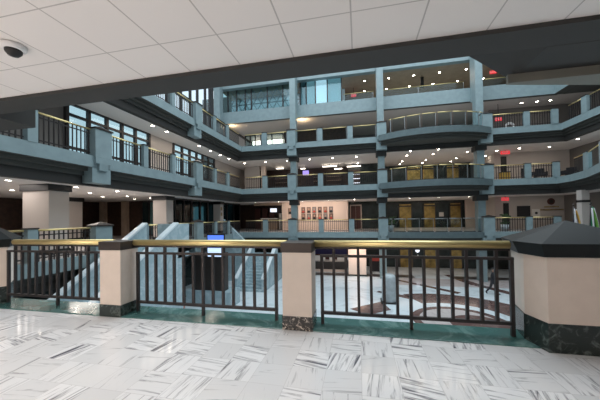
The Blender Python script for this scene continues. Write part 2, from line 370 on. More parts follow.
# back walls, entrance level
wall(-7.6, -1.05, 28.0, 28.2, -0.3, 2.87, 'warm_wall', 'wall_back', 'cream wall with two rows of portraits on the entrance level')
wall(-1.05, 2.6, 30.0, 30.2, -0.3, 2.87, 'dark_green_wall', 'wall_back', 'dark green wall around the red-brown door beyond the portrait wall')
wall(-1.25, -1.05, 28.2, 30.0, -0.3, 2.87, 'warm_wall', 'wall_back', 'cream return wall beside the red-brown door')
wall(2.4, 11.6, BY, BY+0.2, -0.3, 2.87, 'dark_green_wall', 'wall_back', 'dark green marble elevator wall on the entrance level')
wall(-15, -7.6, 31.5, 31.7, -0.3, 2.87, 'wood_dark', 'wall_back', 'dark wood back wall of the entrance level cafe')
wall(-7.8, -7.6, 28.2, 31.5, -0.3, 2.87, 'warm_wall', 'wall_back', 'cream end wall between the cafe and the portraits')
wall(10.9, 12.3, BY-0.4, BY-0.2, -0.3, 2.87, 'warm_wall', 'wall_back', 'cream wall beside the elevator wall on the entrance level')
wall(12.3, 17.4, 28.0, 28.2, -0.3, 2.87, 'grey_beige', 'wall_back', 'beige wall with television and emblem on the entrance level')
wall(12.1, 12.3, 28.0, 31.6, -0.3, 2.87, 'grey_beige', 'wall_back', 'beige corridor wall beside the dark door on the entrance level')
wall(17.4, 17.9, 24.0, 28.2, -0.3, 2.87, 'dim_wall', 'wall_right', 'dim wall behind the flags on the right')
# first upper
wall(-13, -1.0, 30.6, 30.8, U1-0.3, U1+2.83, 'wood_dark', 'wall_back', 'dark shop back wall on the first upper level')
wall(-1.0, 2.6, 29.6, 29.8, U1-0.3, U1+2.83, 'dark_green_wall', 'wall_back', 'dark wall beside the shop on the first upper level')
wall(2.4, 11.6, BY, BY+0.2, U1-0.3, U1+2.83, 'dark_green_wall', 'wall_back', 'dark green elevator wall on the first upper level')
wall(12.3, 17.9, 28.0, 28.2, U1-0.3, U1+2.83, 'grey_beige', 'wall_back', 'beige wall with a dark doorway on the first upper level')
wall(12.1, 12.3, 28.0, 31.6, U1-0.3, U1+2.83, 'grey_beige', 'wall_back', 'beige corridor wall on the first upper level')
wall(17.9, 18.2, 3.3, 24.0, -0.3, 2.87, 'dim_wall', 'wall_right', 'dim right wall of the entrance level gallery')
wall(17.9, 18.2, 3.3, 28.2, U1-0.3, U1+2.83, 'dim_wall', 'wall_right', 'dim end wall of the first upper right gallery')
# second upper
wall(-13, 12.0, 33.0, 33.2, U2-0.3, U2+2.9, 'dim_wall', 'wall_back', 'dim back wall of the second upper gallery')
wall(11.8, 18.2, 28.0, 28.2, U2-0.3, U2+2.9, 'dim_wall', 'wall_back', 'dim right part of the second upper back wall')
wall(18.2, 18.4, 3.3, 28.2, U2-0.3, U2+2.9, 'dim_wall', 'wall_right', 'dim wall of the second upper right gallery')
# top
wall(-1.2, RX, 33.5, 33.7, U3-0.2, 14.75, 'brown_wall', 'wall_back', 'brown back wall of the top gallery')

# columns of the back side, from the lobby to the roof
for i, x in enumerate((-5.75, 1.97, 9.57)):
    r = empty('column', (x, 24.55, LOB)); struct(r, ['left', 'middle', 'right'][i] + ' blue-grey square column of the back side, running through all levels', 'column')
    B(-0.27, 0.27, -0.26, 0.4, 0, 14.28-LOB+0.34, 'blue_stone').obj('shaft', r)
    B(-0.27, 0.27, 0.41, 0.75, U2+2.7-LOB, 14.6-LOB, 'blue_stone').obj('upper_pilaster', r)
    for z in (0.0, U1):
        B(-0.42, 0.42, -0.36, 0.46, z+2.42-LOB, z+2.84-LOB, 'dark_bulkhead').obj('capital', r, 0.02)
r = empty('column', (-13.5, 24.95, U2)); struct(r, 'blue-grey column at the far left corner of the top gallery', 'column')
B(-0.32, 0.30, -0.30, 0.4, 0, 14.6-U2, 'blue_stone').obj('shaft', r)
B(-0.36, 0.34, -0.34, 0.44, U3-U2-1.2, U3-U2-1.05, 'dark_bulkhead').obj('band', r)

# brackets under the near corner pier seen against the ceiling
mb = MB()
n = mb.add([(1.20,2.75,3.16),(1.62,2.75,2.83),(RX,2.75,2.83),(RX,2.75,3.5),(1.2,2.75,3.5),(1.20,3.34,3.16),(1.62,3.34,2.83),(RX,3.34,2.83),(RX,3.34,3.5),(1.2,3.34,3.5)])
mb.face([n,n+1,n+2,n+3,n+4], 'dark_bulkhead'); mb.face([n+9,n+8,n+7,n+6,n+5], 'dark_bulkhead')
for a, b in ((0,1),(1,2),(2,3),(3,4),(4,0)): mb.face([n+a,n+a+5,n+b+5,n+b], 'dark_bulkhead')
o = mb.obj('bracket'); struct(o, 'dark sloping bracket above the near right pier', 'bracket')
o = MB().prism([(1.53,3.24),(3.4,3.70),(3.4,3.2),(1.53,3.2)], 2.74, 2.828, 'olive_grey').obj('bracket_underside'); struct(o, 'grey-beige slab under the dark bracket above the near right pier', 'bracket')
o = B(-7.2, -4.95, 2.75, 3.34, 2.86, 3.5, 'dark_bulkhead').obj('bracket'); struct(o, 'dark bracket above the near left pier', 'bracket')

# ------------------------------------------------------------------ our balustrade
def near_post(x0, x1, label, bm='breccia'):
    r = empty('balustrade_post', ((x0+x1)/2, 3.46, 0)); w = (x1-x0)/2
    tag(r, label, 'post', 'square posts of the near balustrade')
    B(-w, w, -0.16, 0.16, 0.17, 0.955, 'beige_plaster').obj('shaft', r, 0.004)
    B(-w-0.005, w+0.005, -0.166, 0.166, 0, 0.17, bm).obj('base', r, 0.004)
    B(-w-0.012, w+0.012, -0.175, 0.175, 0.955, 1.075, 'brown_bronze').obj('cap', r, 0.006)
near_post(-0.945, -0.575, 'beige square post with brown cap in the middle of the near balustrade')
near_post(-3.69, -3.335, 'beige square post with brown cap between the two left balustrade panels', 'green_dark')

def pier(name, poly, apex, label, off, z_base=0.29):
    r = empty(name, (apex[0], apex[1], 0)); tag(r, label, 'pier', 'stone piers at the ends of the near balustrade')
    loc = [(x-apex[0], y-apex[1]) for x, y in poly]
    c = Vector((0, 0))
    def grow(g): return [(x*(1+g/ math.hypot(x, y)), y*(1+g/math.hypot(x, y))) for x, y in loc]
    MB().prism(loc, z_base, 0.96, 'beige_plaster').obj('shaft', r)
    MB().prism(grow(0.012), 0, z_base, 'green_dark').obj('base', r, 0.004)
    mb = MB(); a, b = grow(0.05), grow(0.11); k = len(a)
    n0 = mb.add([(x, y, 0.955) for x, y in a] + [(x, y, 1.09) for x, y in b] + [(0, 0, apex[2])])
    mb.face([n0+i for i in range(k)][::-1], 'near_black_cap')
    for i in range(k):
        j = (i+1) % k
        mb.face([n0+i, n0+j, n0+k+j, n0+k+i], 'near_black_cap'); mb.face([n0+k+i, n0+k+j, n0+2*k], 'near_black_cap')
    mb.obj('pyramid_cap', r)
pier('corner_pier', [(1.84,3.22),(2.75,3.22),(2.86,3.5),(2.78,3.95),(1.87,3.95),(1.775,3.5)], (2.22,3.56,1.31), 'large beige pier with black pyramid cap and dark green base at the right', 0)
pier('corner_pier', [(-7.0,3.35),(-6.0,3.35),(-5.87,3.55),(-6.45,4.0),(-7.0,4.0),(-7.1,3.6)], (-6.5,3.66,1.36), 'large beige pier with dark pyramid cap at the left end of the near balustrade', 0)

def near_panel(x0, x1, label, hx0, hx1):
    r = empty('balustrade', (x0, 3.55, 0)); tag(r, label, 'balustrade', 'black balustrade panels with brass handrails on the near balcony'); L = x1-x0
    mb = MB(); a, b = hx0-x0, hx1-x0
    ring_ = lambda x: [(x, 0.048*math.cos(t), 1.040+0.046*math.sin(t)) for t in [2*PI*i/16 for i in range(16)]]
    mb.loft([ring_(a), ring_(b)], 'brass', smooth=True); mb.obj('handrail', r)
    B(a, b, -0.022, 0.022, 0.975, 1.000, 'dark_metal').obj('handrail_support', r)
    B(0, L, -0.02, 0.02, 0.868, 0.90, 'dark_metal').obj('top_rail', r)
    B(0, L, -0.02, 0.02, 0.135, 0.172, 'dark_metal').obj('bottom_rail', r)
    def bar(z0, z1, w): return B(-w, w, -w, w, z0, z1, 'dark_metal').mesh('baluster')
    kinds = {'end': bar(0.0, 0.89, 0.019), 'mid': bar(0.0, 0.99, 0.018), 'long': bar(0.15, 0.99, 0.017), 'short': bar(0.15, 0.885, 0.017)}
    for i in range(15):
        k = 'end' if i in (0, 14) else 'mid' if i == 7 else 'long' if i % 2 else 'short'
        link('baluster', kinds[k], r, (0.02 + (L-0.04)*i/14, 0, 0))
near_panel(-5.87, -3.72, 'black balustrade panel with brass handrail at the far left of the near balcony', -5.72, -3.69)
near_panel(-3.29, -1.08, 'black balustrade panel with brass handrail between the two square posts', -3.335, -0.945)
near_panel(-0.50, 1.70, 'black balustrade panel with brass handrail between middle post and right pier', -0.575, 1.66)

# dome camera on the ceiling
r = empty('dome_camera', (-2.8, 1.73, 2.87)); tag(r, 'small white and black dome camera on the tiled ceiling at the upper left', 'camera')
MB().lathe([(0.05,0),(0.085,-0.005),(0.08,-0.035),(0.06,-0.045)], (0,0,0), 'white_paint').obj('housing', r)
MB().lathe([(0.058,-0.04),(0.055,-0.065),(0.035,-0.09),(0.005,-0.1)], (0,0,0), 'black').obj('dome', r)

# ------------------------------------------------------------------ balcony posts and railings further off
def big_post(z, p, rz, label, group):
    """wide pier with a pyramid cap standing out over a corbel and a drop bracket; local x along the edge, y away from the atrium"""
    r = empty('balcony_pier', (p[0], p[1], z), rz); tag(r, label, 'pier', group)
    B(-0.38, 0.38, -0.12, 0.26, -0.05, 1.11, 'blue_stone').obj('shaft', r, 0.01)
    mb = MB(); k = mb.add([(-.41,-.17,1.11),(.41,-.17,1.11),(.41,.31,1.11),(-.41,.31,1.11),(-.41,-.17,1.17),(.41,-.17,1.17),(.41,.31,1.17),(-.41,.31,1.17),(0,.07,1.30)])
    for f in ((3,2,1,0),(0,1,5,4),(1,2,6,5),(2,3,7,6),(3,0,4,7),(4,5,8),(5,6,8),(6,7,8),(7,4,8)): mb.face([k+i for i in f], 'brown_bronze')
    mb.obj('cap', r)
    MB().loft([[(-.2,-.10,-.58),(.2,-.10,-.58),(.2,.0,-.58),(-.2,.0,-.58)],[(-.2,-.12,-.30),(.2,-.12,-.30),(.2,.0,-.30),(-.2,.0,-.30)]], 'blue_stone').box(-.36, .36, -.12, 0, -.30, -.05, 'blue_stone').obj('corbel', r)
    B(-0.42, 0.42, 0.0, 0.50, -1.10, -0.45, 'blue_stone').obj('drop_bracket', r)
SP = {}
def small_post(z, p, rz, label, group, w=0.15):
    r = empty('balcony_post', (p[0], p[1], z), rz); tag(r, label, 'post', group)
    if w not in SP: SP[w] = (B(-w, w, -0.02, 0.24, 0, 1.10, 'blue_stone').mesh('shaft'), B(-w-.02, w+.02, -0.04, 0.26, 1.10, 1.15, 'brown_bronze').mesh('cap'))
    link('shaft', SP[w][0], r); link('cap', SP[w][1], r)
RC = {}
def rail(z, p, q, label, group, kind='bars', rmat='brass'):
    """railing from p to q; meshes are shared between railings of one length"""
    p, q = Vector(p), Vector(q); d = q-p; L = round(d.length, 2)
    r = empty('railing', (p.x, p.y, z), math.atan2(d.y, d.x)); tag(r, label, 'railing', group)
    key = (L, kind, rmat)
    if key not in RC:
        k = {'handrail': MB().tube((0,0.1,1.06), (L,0.1,1.06), 0.035, rmat, 8).mesh('handrail')}
        if kind == 'bars':
            k['top_rail'] = B(0, L, 0.085, 0.115, 0.88, 0.92, 'dark_metal').mesh('top_rail')
            k['bottom_rail'] = B(0, L, 0.085, 0.115, 0.10, 0.14, 'dark_metal').mesh('bottom_rail')
            k['baluster'] = B(-0.016, 0.016, 0.084, 0.116, 0.0, 1.05, 'dark_metal').mesh('baluster')
        else:
            k['glass_pane'] = B(0.03, L-0.03, 0.09, 0.11, 0.05, 1.03, 'glass_clear').mesh('glass_pane')
            k['bottom_channel'] = B(0, L, 0.07, 0.13, 0.0, 0.06, 'dark_metal').mesh('bottom_channel')
            k['stanchion'] = B(-0.05, -0.02, 0.07, 0.13, 0, 1.02, 'steel').mesh('stanchion')
        RC[key] = k
    k = RC[key]
    for nm, me in k.items():
        if nm == 'baluster':
            n = max(3, int(round(L/0.16)))
            for i in range(n): link('baluster', me, r, (0.05+(L-0.1)*i/(n-1), 0, 0))
        elif nm == 'stanchion':
            link(nm, me, r, (L, 0, 0))
        else: link(nm, me, r)

# left side: every level has a wide pier each 7.1 m and slim posts between
BIG_Y = [9.5, 16.6]
SMALL_Y = [7.0, 11.95, 14.1, 18.9, 21.0]
for z, lv in ((0.0, 'entrance level'), (U1, 'first upper'), (U2, 'second upper')):
    g1, g2, g3 = 'wide piers of the left %s balcony' % lv, 'slim posts of the left %s balcony' % lv, 'railings of the left %s balcony' % lv
    for i, y in enumerate(BIG_Y): big_post(z, (XL, y), PI/2, '%s wide pier with pyramid cap on the left %s balcony' % (['nearer', 'farther'][i], lv), g1)
    for i, y in enumerate(SMALL_Y): small_post(z, (XL, y), PI/2, 'slim post, %s from the near end, on the left %s balcony' % (ORD[i], lv), g2)
    ys = [4.0] + sorted([(y-0.43, y+0.43) for y in BIG_Y] + [(y-0.19, y+0.19) for y in SMALL_Y]) + [23.3]
    a = 4.0; k = 0
    for iv in ys[1:]:
        b = iv if isinstance(iv, float) else iv[0]
        if not (z == 0.0 and 11.0 < b < 12.0):
            rail(z, (XL, a), (XL, b), 'baluster railing, %s from the near end, on the left %s balcony' % (ORD[k], lv), g3); k += 1
        a = iv if isinstance(iv, float) else iv[1]
# back side: left of the bay, the bay (glass) and right of the bay
for z, lv, ye, ym in ((0.0, 'entrance level', 23.72, 23.3), (U1, 'first upper', 23.3, 21.9), (U2, 'second upper', 23.3, 22.0)):
    g1, g2, g3, g4 = ['%s of the back %s balcony' % (s, lv) for s in ('wide piers', 'slim posts', 'railings', 'glass railings on the bowed bay')]
    big_post(z, (-5.75, YB), 0, 'wide pier before the left column on the back %s balcony' % lv, g1)
    big_post(z, (1.97, YB-0.1), 0, 'wide pier at the left end of the bay, back %s balcony' % lv, g1)
    big_post(z, (9.75, YB-0.1), 0, 'wide pier at the right end of the bay, back %s balcony' % lv, g1)
    xs = [-8.3, -3.2, -0.6]
    for i, x in enumerate(xs): small_post(z, (x, YB), 0, 'slim post, %s from the left, on the back %s balcony' % (ORD[i], lv), g2, 0.22)
    kind = 'glass' if z == U2 else 'bars'; rm = 'brass'
    st = [-10.2, (-8.55,-8.05), (-6.18,-5.32), (-3.45,-2.95), (-0.85,-0.35), 1.54]; a = st[0]
    for k, iv in enumerate(st[1:]):
        b = iv if isinstance(iv, float) else iv[0]
        rail(z, (a, YB), (b, YB), '%s railing from the left, back %s balcony, left of the bay' % (ORD[k].capitalize(), lv), g3, kind, rm)
        a = None if isinstance(iv, float) else iv[1]
    pts = arc_bay(ye, ym, 8); pts[0] = (2.40, pts[0][1]+(pts[1][1]-pts[0][1])*(2.40-pts[0][0])/(pts[1][0]-pts[0][0])); pts[-1] = (9.34, pts[-2][1]+(pts[-1][1]-pts[-2][1])*(9.34-pts[-2][0])/(pts[-1][0]-pts[-2][0]))
    for k in range(8):
        p_, q_ = Vector(pts[k]), Vector(pts[k+1]); u_ = (q_-p_).normalized()*0.06
        rail(z, p_+u_, q_-u_, 'glass pane, %s from the left, on the bowed bay, %s level' % (ORD[k], lv), g4, 'glass', 'brass' if z else 'steel')
    right_xs = [(10.2, 12.3), (12.7, 14.1)]
    for k, (a, b) in enumerate(right_xs):
        rail(z, (a, YB), (b, YB), '%s baluster railing right of the bay, back %s balcony' % (['left', 'right'][k], lv), g3, 'bars', 'brass')
    small_post(z, (12.5, YB), 0, 'slim post between the railings right of the bay, %s balcony' % lv, g2, 0.2)
    small_post(z, (14.3 if z != U1 else 14.3, YB-0.05), 0, 'slim blue-grey post at the far right corner of the %s balcony' % lv, g2, 0.2)
# right side
for z, lv, pth in ((U1, 'first upper', RIGHT_CURVE[1:5]), (U2, 'second upper', [(XR,23.4),(XR,21.6),(XR,19.2),(XR,16.8)])):
    for k in range(3):
        p, q = Vector(pth[k]), Vector(pth[k+1])
        u_ = (q-p).normalized()
        rail(z, p+u_*0.32, q-u_*0.32, '%s railing from the far corner along the right %s balcony' % (ORD[k], lv), 'railings of the right %s balcony' % lv, 'glass' if z == U1 and k else 'bars')
        small_post(z, pth[k+1], math.atan2((q-p).y, (q-p).x), 'slim post, %s from the far corner, on the right %s balcony' % (ORD[k], lv), 'slim posts of the right %s balcony' % lv, 0.22)
# handrail of the top gallery
for k, (a, b) in enumerate(((-1.2, 1.55), (2.4, 5.5), (5.5, 9.2), (10.0, 13.2), (13.2, 15.2))):
    rail(U3, (a, 26.3), (b, 26.3), '%s glass railing from the left on the top gallery' % ORD[k], 'glass railings of the top gallery', 'glass')

# ------------------------------------------------------------------ windows
def window(name, origin, rz, W, H, cols, rows, gm, label, fw=0.06, fm='dark_metal'):
    r = empty(name, origin, rz); tag(r, label, 'window', None, 'structure')
    mb = MB()
    for i in range(len(cols)): mb.box(cols[i]-fw, cols[i]+fw, -0.08, 0.08, 0, H, fm)
    for h in rows: mb.box(0, W, -0.07, 0.07, h-fw*0.8, h+fw*0.8, fm)
    mb.obj('window_frame', r)
    g = [gm]*(len(cols)-1) if isinstance(gm, str) else gm
    for i in range(len(cols)-1): B(cols[i]+fw, cols[i+1]-fw, -0.01, 0.01, 0.03, H-0.03, g[i]).obj('pane', r)
# local x runs along +Y here
L1 = [0, 1.05, 2.05, 3.0, 3.95, 5.05]
window('window_1', (-13.0, 10.0, U1), PI/2, 5.05, 2.83, L1, [0.04, 0.75, 2.28, 2.80], 'glass_sky', 'first upper left window bank of five panes with dark mullions', 0.07)
window('window_2', (-13.0, 17.4, U1), PI/2, 5.7, 2.83, [0, 1.0, 1.95, 2.9, 3.8, 4.7, 5.7], [0.04, 0.75, 2.28, 2.80], 'glass_sky', 'second upper-left window bank of six panes nearer the far corner', 0.08)
wall(-13.2, -13.0, 15.05, 17.4, U1-0.3, U1+2.83, 'grey_beige', 'wall_left', 'grey wall between the two first upper window banks')
wall(-13.2, -13.0, 23.1, 33, U1-0.3, U1+2.83, 'grey_beige', 'wall_left', 'grey wall at the far left corner of the first upper level')
wall(-13.3, -13.1, 3.3, 10.0, U1-0.3, U1+2.83, 'dim_wall', 'wall_left', 'dim wall left of the first upper window bank')
window('window_3', (-13.0, 12.0, U2), PI/2, 10.9, 7.0, [0, 1.6, 3.2, 4.8, 6.3, 7.5, 8.5, 9.7, 10.45, 10.9], [0.04, 1.2, 2.75, 6.9], 'glass_bright', 'tall bright white windows at the upper left', 0.09)
window('window_4', (-13.0, 16.5, 0), PI/2, 12.0, 2.87, [0, 1.0, 2.0, 3.0, 4.2, 5.4, 6.6, 7.8, 9.0, 10.5, 12.0], [0.04, 2.8], 'glass_green', 'dark green glass wall behind the left entrance level balcony', 0.07)
C1 = [-9.99, -9.2, -8.3, -7.5, -6.9, -6.2]
window('window_5', (-13.6, 26.0, U3), 0, 7.3, 2.9, [0, 0.65, 1.6, 2.55, 3.2, 4.9, 6.5, 7.3], [0.03, 2.8], 'glass_teal', 'left teal window bank of the top gallery with a truss reflection modelled behind', 0.05)
window('window_6', (-5.36, 26.0, U3), 0, 3.98, 2.9, [0, 0.6, 1.5, 2.65, 3.98], [0.03, 2.8], 'glass_teal', 'right window bank of the top gallery with pale blinds', 0.05)
# glowing blinds and a modelled truss reflection behind the top windows
for k, (a, b, m) in enumerate(((-5.3, -4.78, 'pale_blind'), (-4.74, -3.9, 'blind_daylight_glow'), (-3.86, -2.74, 'white_glow'), (-2.7, -1.45, 'blind_daylight_glow'))):  # the glowing tones put daylight into the blinds as emission
    tag(B(a, b, 26.2, 26.24, U3+0.05, U3+2.8, m).obj('window_blind'), ['narrow pale blue blind at the left of the right top window bank', 'pale blue blind beside the brightest panel of the top windows', 'bright white blind with added daylight glow in the right top window bank', 'pale blue blind at the right end of the top window banks'][k], 'blind', 'blinds behind the right top window bank')
mb = MB()
for k in range(9):
    x = -13.2+0.85*k
    mb.bar((x, 27.2, U3), (x+0.85, 27.2, U3+1.4), 0.07, 0.07, 'steel'); mb.bar((x+0.85, 27.2, U3), (x, 27.2, U3+1.4), 0.07, 0.07, 'steel')
    mb.bar((x, 27.2, U3+1.4), (x+0.85, 27.2, U3+2.8), 0.07, 0.07, 'steel'); mb.bar((x+0.85, 27.2, U3+1.4), (x, 27.2, U3+2.8), 0.07, 0.07, 'steel')
mb.box(-13.2, -5.5, 27.15, 27.25, U3+1.36, U3+1.44, 'steel')  # lattice added behind the glass to imitate a reflected truss
tag(mb.obj('truss_reflection'), 'steel lattice imitating a truss reflection behind the left teal top window bank', 'truss')
wall(-14, -1.2, 29.0, 29.2, U3, 14.75, 'pale_blind', 'wall_back', 'pale wall tinted for sky glow behind the top window banks')  # pale blue wall colour takes the place of sky glow
area('added_window_backlight', (-9.6, 28.0, 14.6), (0,0,0), 7.0, 1.2, 70, (0.85, 0.95, 1.0))  # lamp added behind the lattice to brighten the window backdrop

# pale city blocks outside the left windows
for k, (y0, y1, x, h) in enumerate(((14, 18, -34, 9.0), (21, 26, -40, 10.5), (33, 44, -48, 11.5))):
    r = empty('city_building', (x, (y0+y1)/2, -6)); tag(r, ['nearest', 'middle', 'farthest'][k] + ' pale concrete block outside the upper left windows', 'building', 'blocks outside the left windows')
    B(-4, 4, -(y1-y0)/2, (y1-y0)/2, 0, h+6, 'city_concrete').obj('body', r)
    for f in range(4): B(4.0, 4.05, -(y1-y0)/2+0.4, (y1-y0)/2-0.4, h+6-1.6-1.9*f, h+6-0.6-1.9*f, 'grey_stone').obj('window_band', r)

# ------------------------------------------------------------------ square columns of the left entrance level
def square_column(x0, x1, y0, y1, label):
    r = empty('column', ((x0+x1)/2, (y0+y1)/2, 0)); struct(r, label, 'column'); w, d = (x1-x0)/2, (y1-y0)/2
    B(-w, w, -d, d, 0, 2.62, 'grey_beige').obj('shaft', r, 0.02); B(-w-0.07, w+0.07, -d-0.07, d+0.07, 2.60, 2.87, 'black').obj('capital', r, 0.01)
    B(-w-0.03, w+0.03, -d-0.03, d+0.03, 0, 0.2, 'black').obj('base', r)
square_column(-13.6, -12.2, 8.7, 9.5, 'large square off-white column with black capital at the left')
square_column(-13.2, -12.2, 15.6, 16.3, 'square off-white column with black capital farther along the left balcony')
square_column(-13.1, -12.3, 22.9, 23.5, 'slim off-white column near the far left corner with gold marks')
for k in range(2): tag(B(-12.295, -12.28, 22.98+0.0, 23.2, 1.55+0.5*k, 1.85+0.5*k, 'gold_door').obj('wall_plaque'), ['lower', 'upper'][k] + ' gold plaque on the slim far left column', 'plaque', 'gold plaques on the far left column')
square_column(-20.6, -18.4, 14.2, 15.2, 'pale block of wall in the far left foyer')
wall(-22, -17.6, 19.5, 19.7, -0.3, 2.87, 'wood_dark', 'wall_left_foyer', 'dark wood back wall of the far left foyer')
window('window_9', (-17.6, 19.6, 0), 0, 4.5, 2.87, [0, 0.7, 1.2, 2.0, 2.5, 3.3, 3.8, 4.5], [0.04, 2.8], ['pane_dark', 'pane_teal_sheen', 'pane_dark', 'pane_teal_sheen', 'pane_dark', 'pane_teal_sheen', 'pane_dark'], 'dark teal glass wall at the back of the left foyer', 0.06)
for k in range(2): struct(B(-21.5+2.2*k, -21.0+2.2*k, 19.2, 19.5, 0, 2.87, 'brown_wall').obj('trim_3'), 'brown upright, %s from the left, on the far left foyer wall' % ORD[k], 'upright')
# lobby columns
square = empty('column', (-0.2, 25.4, LOB)); struct(square, 'peach-lit square column standing in the lobby', 'column')
B(-0.78, 0.78, -0.4, 0.4, 0, 2.9, 'warm_wall').obj('shaft', square, 0.02); B(-0.82, 0.82, -0.44, 0.44, 0, 0.15, 'dark_green_wall').obj('base', square)

# ------------------------------------------------------------------ grand stairs of the lobby
def stair(label, p, width, dirn, n, rise, run, walls=(True, True), hand=1.1, solid_to=LOB):
    """flight climbing along +y local from p (foot, left corner); width along local x"""
    r = empty('staircase', p, dirn); tag(r, label, 'stairs', 'marble stairs between lobby and balcony')
    mb = MB(); base = solid_to-p[2]
    for i in range(n): mb.box(0, width, i*run, n*run, base if i == 0 else i*rise, (i+1)*rise, 'blue_marble')
    mb.obj('steps', r)
    H, L = n*rise, n*run
    for k, x in enumerate((-0.2, width)):
        if not walls[k]: continue
        a = [(x, 0, base), (x, L, base), (x, L, H+hand), (x, 0, hand-0.1)]; b = [(q[0]+0.2, q[1], q[2]) for q in a]
        MB().loft([a, b], 'blue_marble').obj('side_wall', r)
        MB().bar((x+0.1, -0.02, hand-0.08), (x+0.1, L, H+hand+0.02), 0.28, 0.08, 'lobby_marble').obj('coping', r)
    return r
# flight coming down towards us beside the left balcony
stair('pale blue marble staircase climbing from lobby to the left balcony', (-10.08, 4.6, LOB), 1.5, 0, 24, 1/6.0, 6.9/24, hand=1.15)
mb = MB().box(-10.45, -8.4, 11.5, 12.4, -0.25, 0.0, 'blue_marble').box(-8.6, -8.4, 11.5, 11.9, LOB, 0, 'blue_marble').box(-8.6, -8.4, 11.5, 12.4, -0.5, 1.12, 'blue_marble').box(-10.1, -8.6, 12.25, 12.4, 0.0, 1.12, 'blue_marble')
struct(mb.obj('stair_landing'), 'blue marble landing at the head of the left staircase', 'landing')
r = empty('planter', (-9.3, 12.5, LOB)); tag(r, 'brown planter with dark plant in the opening under the landing', 'planter')
MB().lathe([(0.3,0),(0.45,0.7),(0.48,0.9),(0.4,0.9)], (0,0,0), 'terracotta', 14).obj('pot', r)
mb = MB()
for i in range(26):
    t, u = random.random()*2*PI, random.uniform(0.2, 0.75)
    mb.ball((math.cos(t)*u*0.6, math.sin(t)*u*0.6, 1.1+random.random()*0.9), 0.17, 0.17, 0.10, 'leaf', 6, 4)
mb.obj('foliage', r)
# second flight, seen head-on
stair('blue marble staircase seen head-on at the far left of the lobby', (-8.75, 18.7, LOB), 1.85, 0, 13, 0.168, 0.27, hand=1.0)
mb = MB().box(-11.0, -6.7, 22.2, 23.6, LOB, LOB+13*0.168, 'blue_marble')
struct(mb.obj('stair_landing'), 'blue marble half landing behind the head-on staircase', 'landing')
MBm = MB().loft([[(-11.4,21.7,LOB),(-9.3,21.7,LOB),(-9.3,21.7,-0.75),(-11.4,21.7,1.25)],[(-11.4,22.0,LOB),(-9.3,22.0,LOB),(-9.3,22.0,-0.75),(-11.4,22.0,1.25)]], 'blue_marble')
struct(MBm.obj('stair_wall'), 'sloping blue marble stair wall in the far left corner', 'stair wall')
# information kiosk with screen
r = empty('information_kiosk', (-9.0, 15.5, LOB)); tag(r, 'dark stone kiosk carrying a bright blue screen beside the staircase', 'kiosk')
B(-1.5, 1.5, -0.4, 0.9, 0, 0.95, 'blue_marble').obj('plinth', r); B(-1.1, 1.02, -0.2, 0.3, 0.95, 3.25, 'brown_bronze').obj('body', r, 0.02)
s = B(-0.12, 1.08, -0.26, -0.2, 2.95, 4.42, 'black').obj('screen', r, 0.01)
B(-0.05, 1.01, -0.275, -0.26, 3.55, 4.33, 'screen_blue').obj('upper_image', s); B(-0.05, 1.01, -0.275, -0.26, 3.03, 3.55, 'screen_pale').obj('lower_image', s)

# ------------------------------------------------------------------ lobby furniture seen between the balusters
r = empty('stone_pedestal', (1.75, 17.9, LOB)); tag(r, 'pale grey rounded stone pedestal standing on the lobby floor', 'pedestal')
MB().lathe([(0.42,0),(0.45,0.1),(0.42,1.5),(0.36,1.66),(0.2,1.72)], (0,0,0), 'grey_stone', 20).obj('drum', r); B(-0.5, 0.5, -0.5, 0.5, 0, 0.08, 'black').obj('foot', r)
wall(-7.6, -1.2, 29.0, 29.2, LOB, -1.15, 'wood_red', 'wall_back_lobby', 'dark red wood wall behind the lobby counter')
wall(-1.2, 14, 30.0, 30.2, LOB, -1.15, 'dark_green_wall', 'wall_back_lobby', 'dark green marble wall at the back of the lobby')
wall(-13.5, -7.6, 29.0, 29.2, LOB, -1.15, 'dark_green_wall', 'wall_back_lobby', 'dark wall at the far left back of the lobby')
wall(14, 14.3, 10, 30.2, LOB, -1.15, 'grey_beige', 'wall_right_lobby', 'grey right wall of the lobby')
wall(-13.7, -13.5, -2, 29.2, LOB, -1.15, 'dark_green_wall', 'wall_left_lobby', 'dark left wall of the lobby')
wall(-13.5, 14, -2.2, -2.0, LOB, -0.3, 'dim_wall', 'wall_near_lobby', 'wall of the lobby under the near balcony')
struct(B(-5.4, -1.3, 28.85, 29.0, -2.6, -1.2, 'screen_blue' if False else 'flag_blue').obj('trim_4'), 'dark blue glass panel behind the lobby counter', 'glass panel')
r = empty('reception_counter', (-3.4, 26.9, LOB)); tag(r, 'dark reception counter with white notices in the lobby', 'counter')
B(-2.1, 2.1, -0.35, 0.35, 0, 1.0, 'brown_bronze').obj('body', r); B(-2.2, 2.2, -0.42, 0.42, 1.0, 1.08, 'grey_beige').obj('counter_top', r); B(-2.1, 2.1, -0.37, -0.35, 0.0, 0.25, 'warm_wall').obj('kick_strip', r)
for k, (a, b, z0, z1) in enumerate(((-0.95, 0.15, 1.08, 1.55), (0.55, 0.95, 1.08, 1.5), (1.3, 2.1, 1.08, 1.4))):
    tag(B(-3.4+a, -3.4+b, 26.6, 26.64, LOB+z0, LOB+z1, 'paper').obj('notice_board'), ['large white notice at the left on the reception counter', 'small white notice in the middle of the reception counter', 'low white notice at the right on the reception counter'][k], 'notice', 'notices on the reception counter')
r = empty('draped_table', (1.45, 27.6, LOB)); tag(r, 'small table under a red cloth beside the lobby column', 'table')
B(-0.4, 0.4, -0.3, 0.3, 0, 1.0, 'suit').obj('skirt', r); B(-0.42, 0.42, -0.32, 0.32, 1.0, 1.5, 'red_cloth').obj('red_cover', r)
r = empty('globe_lamp', (6.1, 29.7, LOB)); tag(r, 'white globe lamp on a curved bracket on the dark lobby wall', 'lamp')
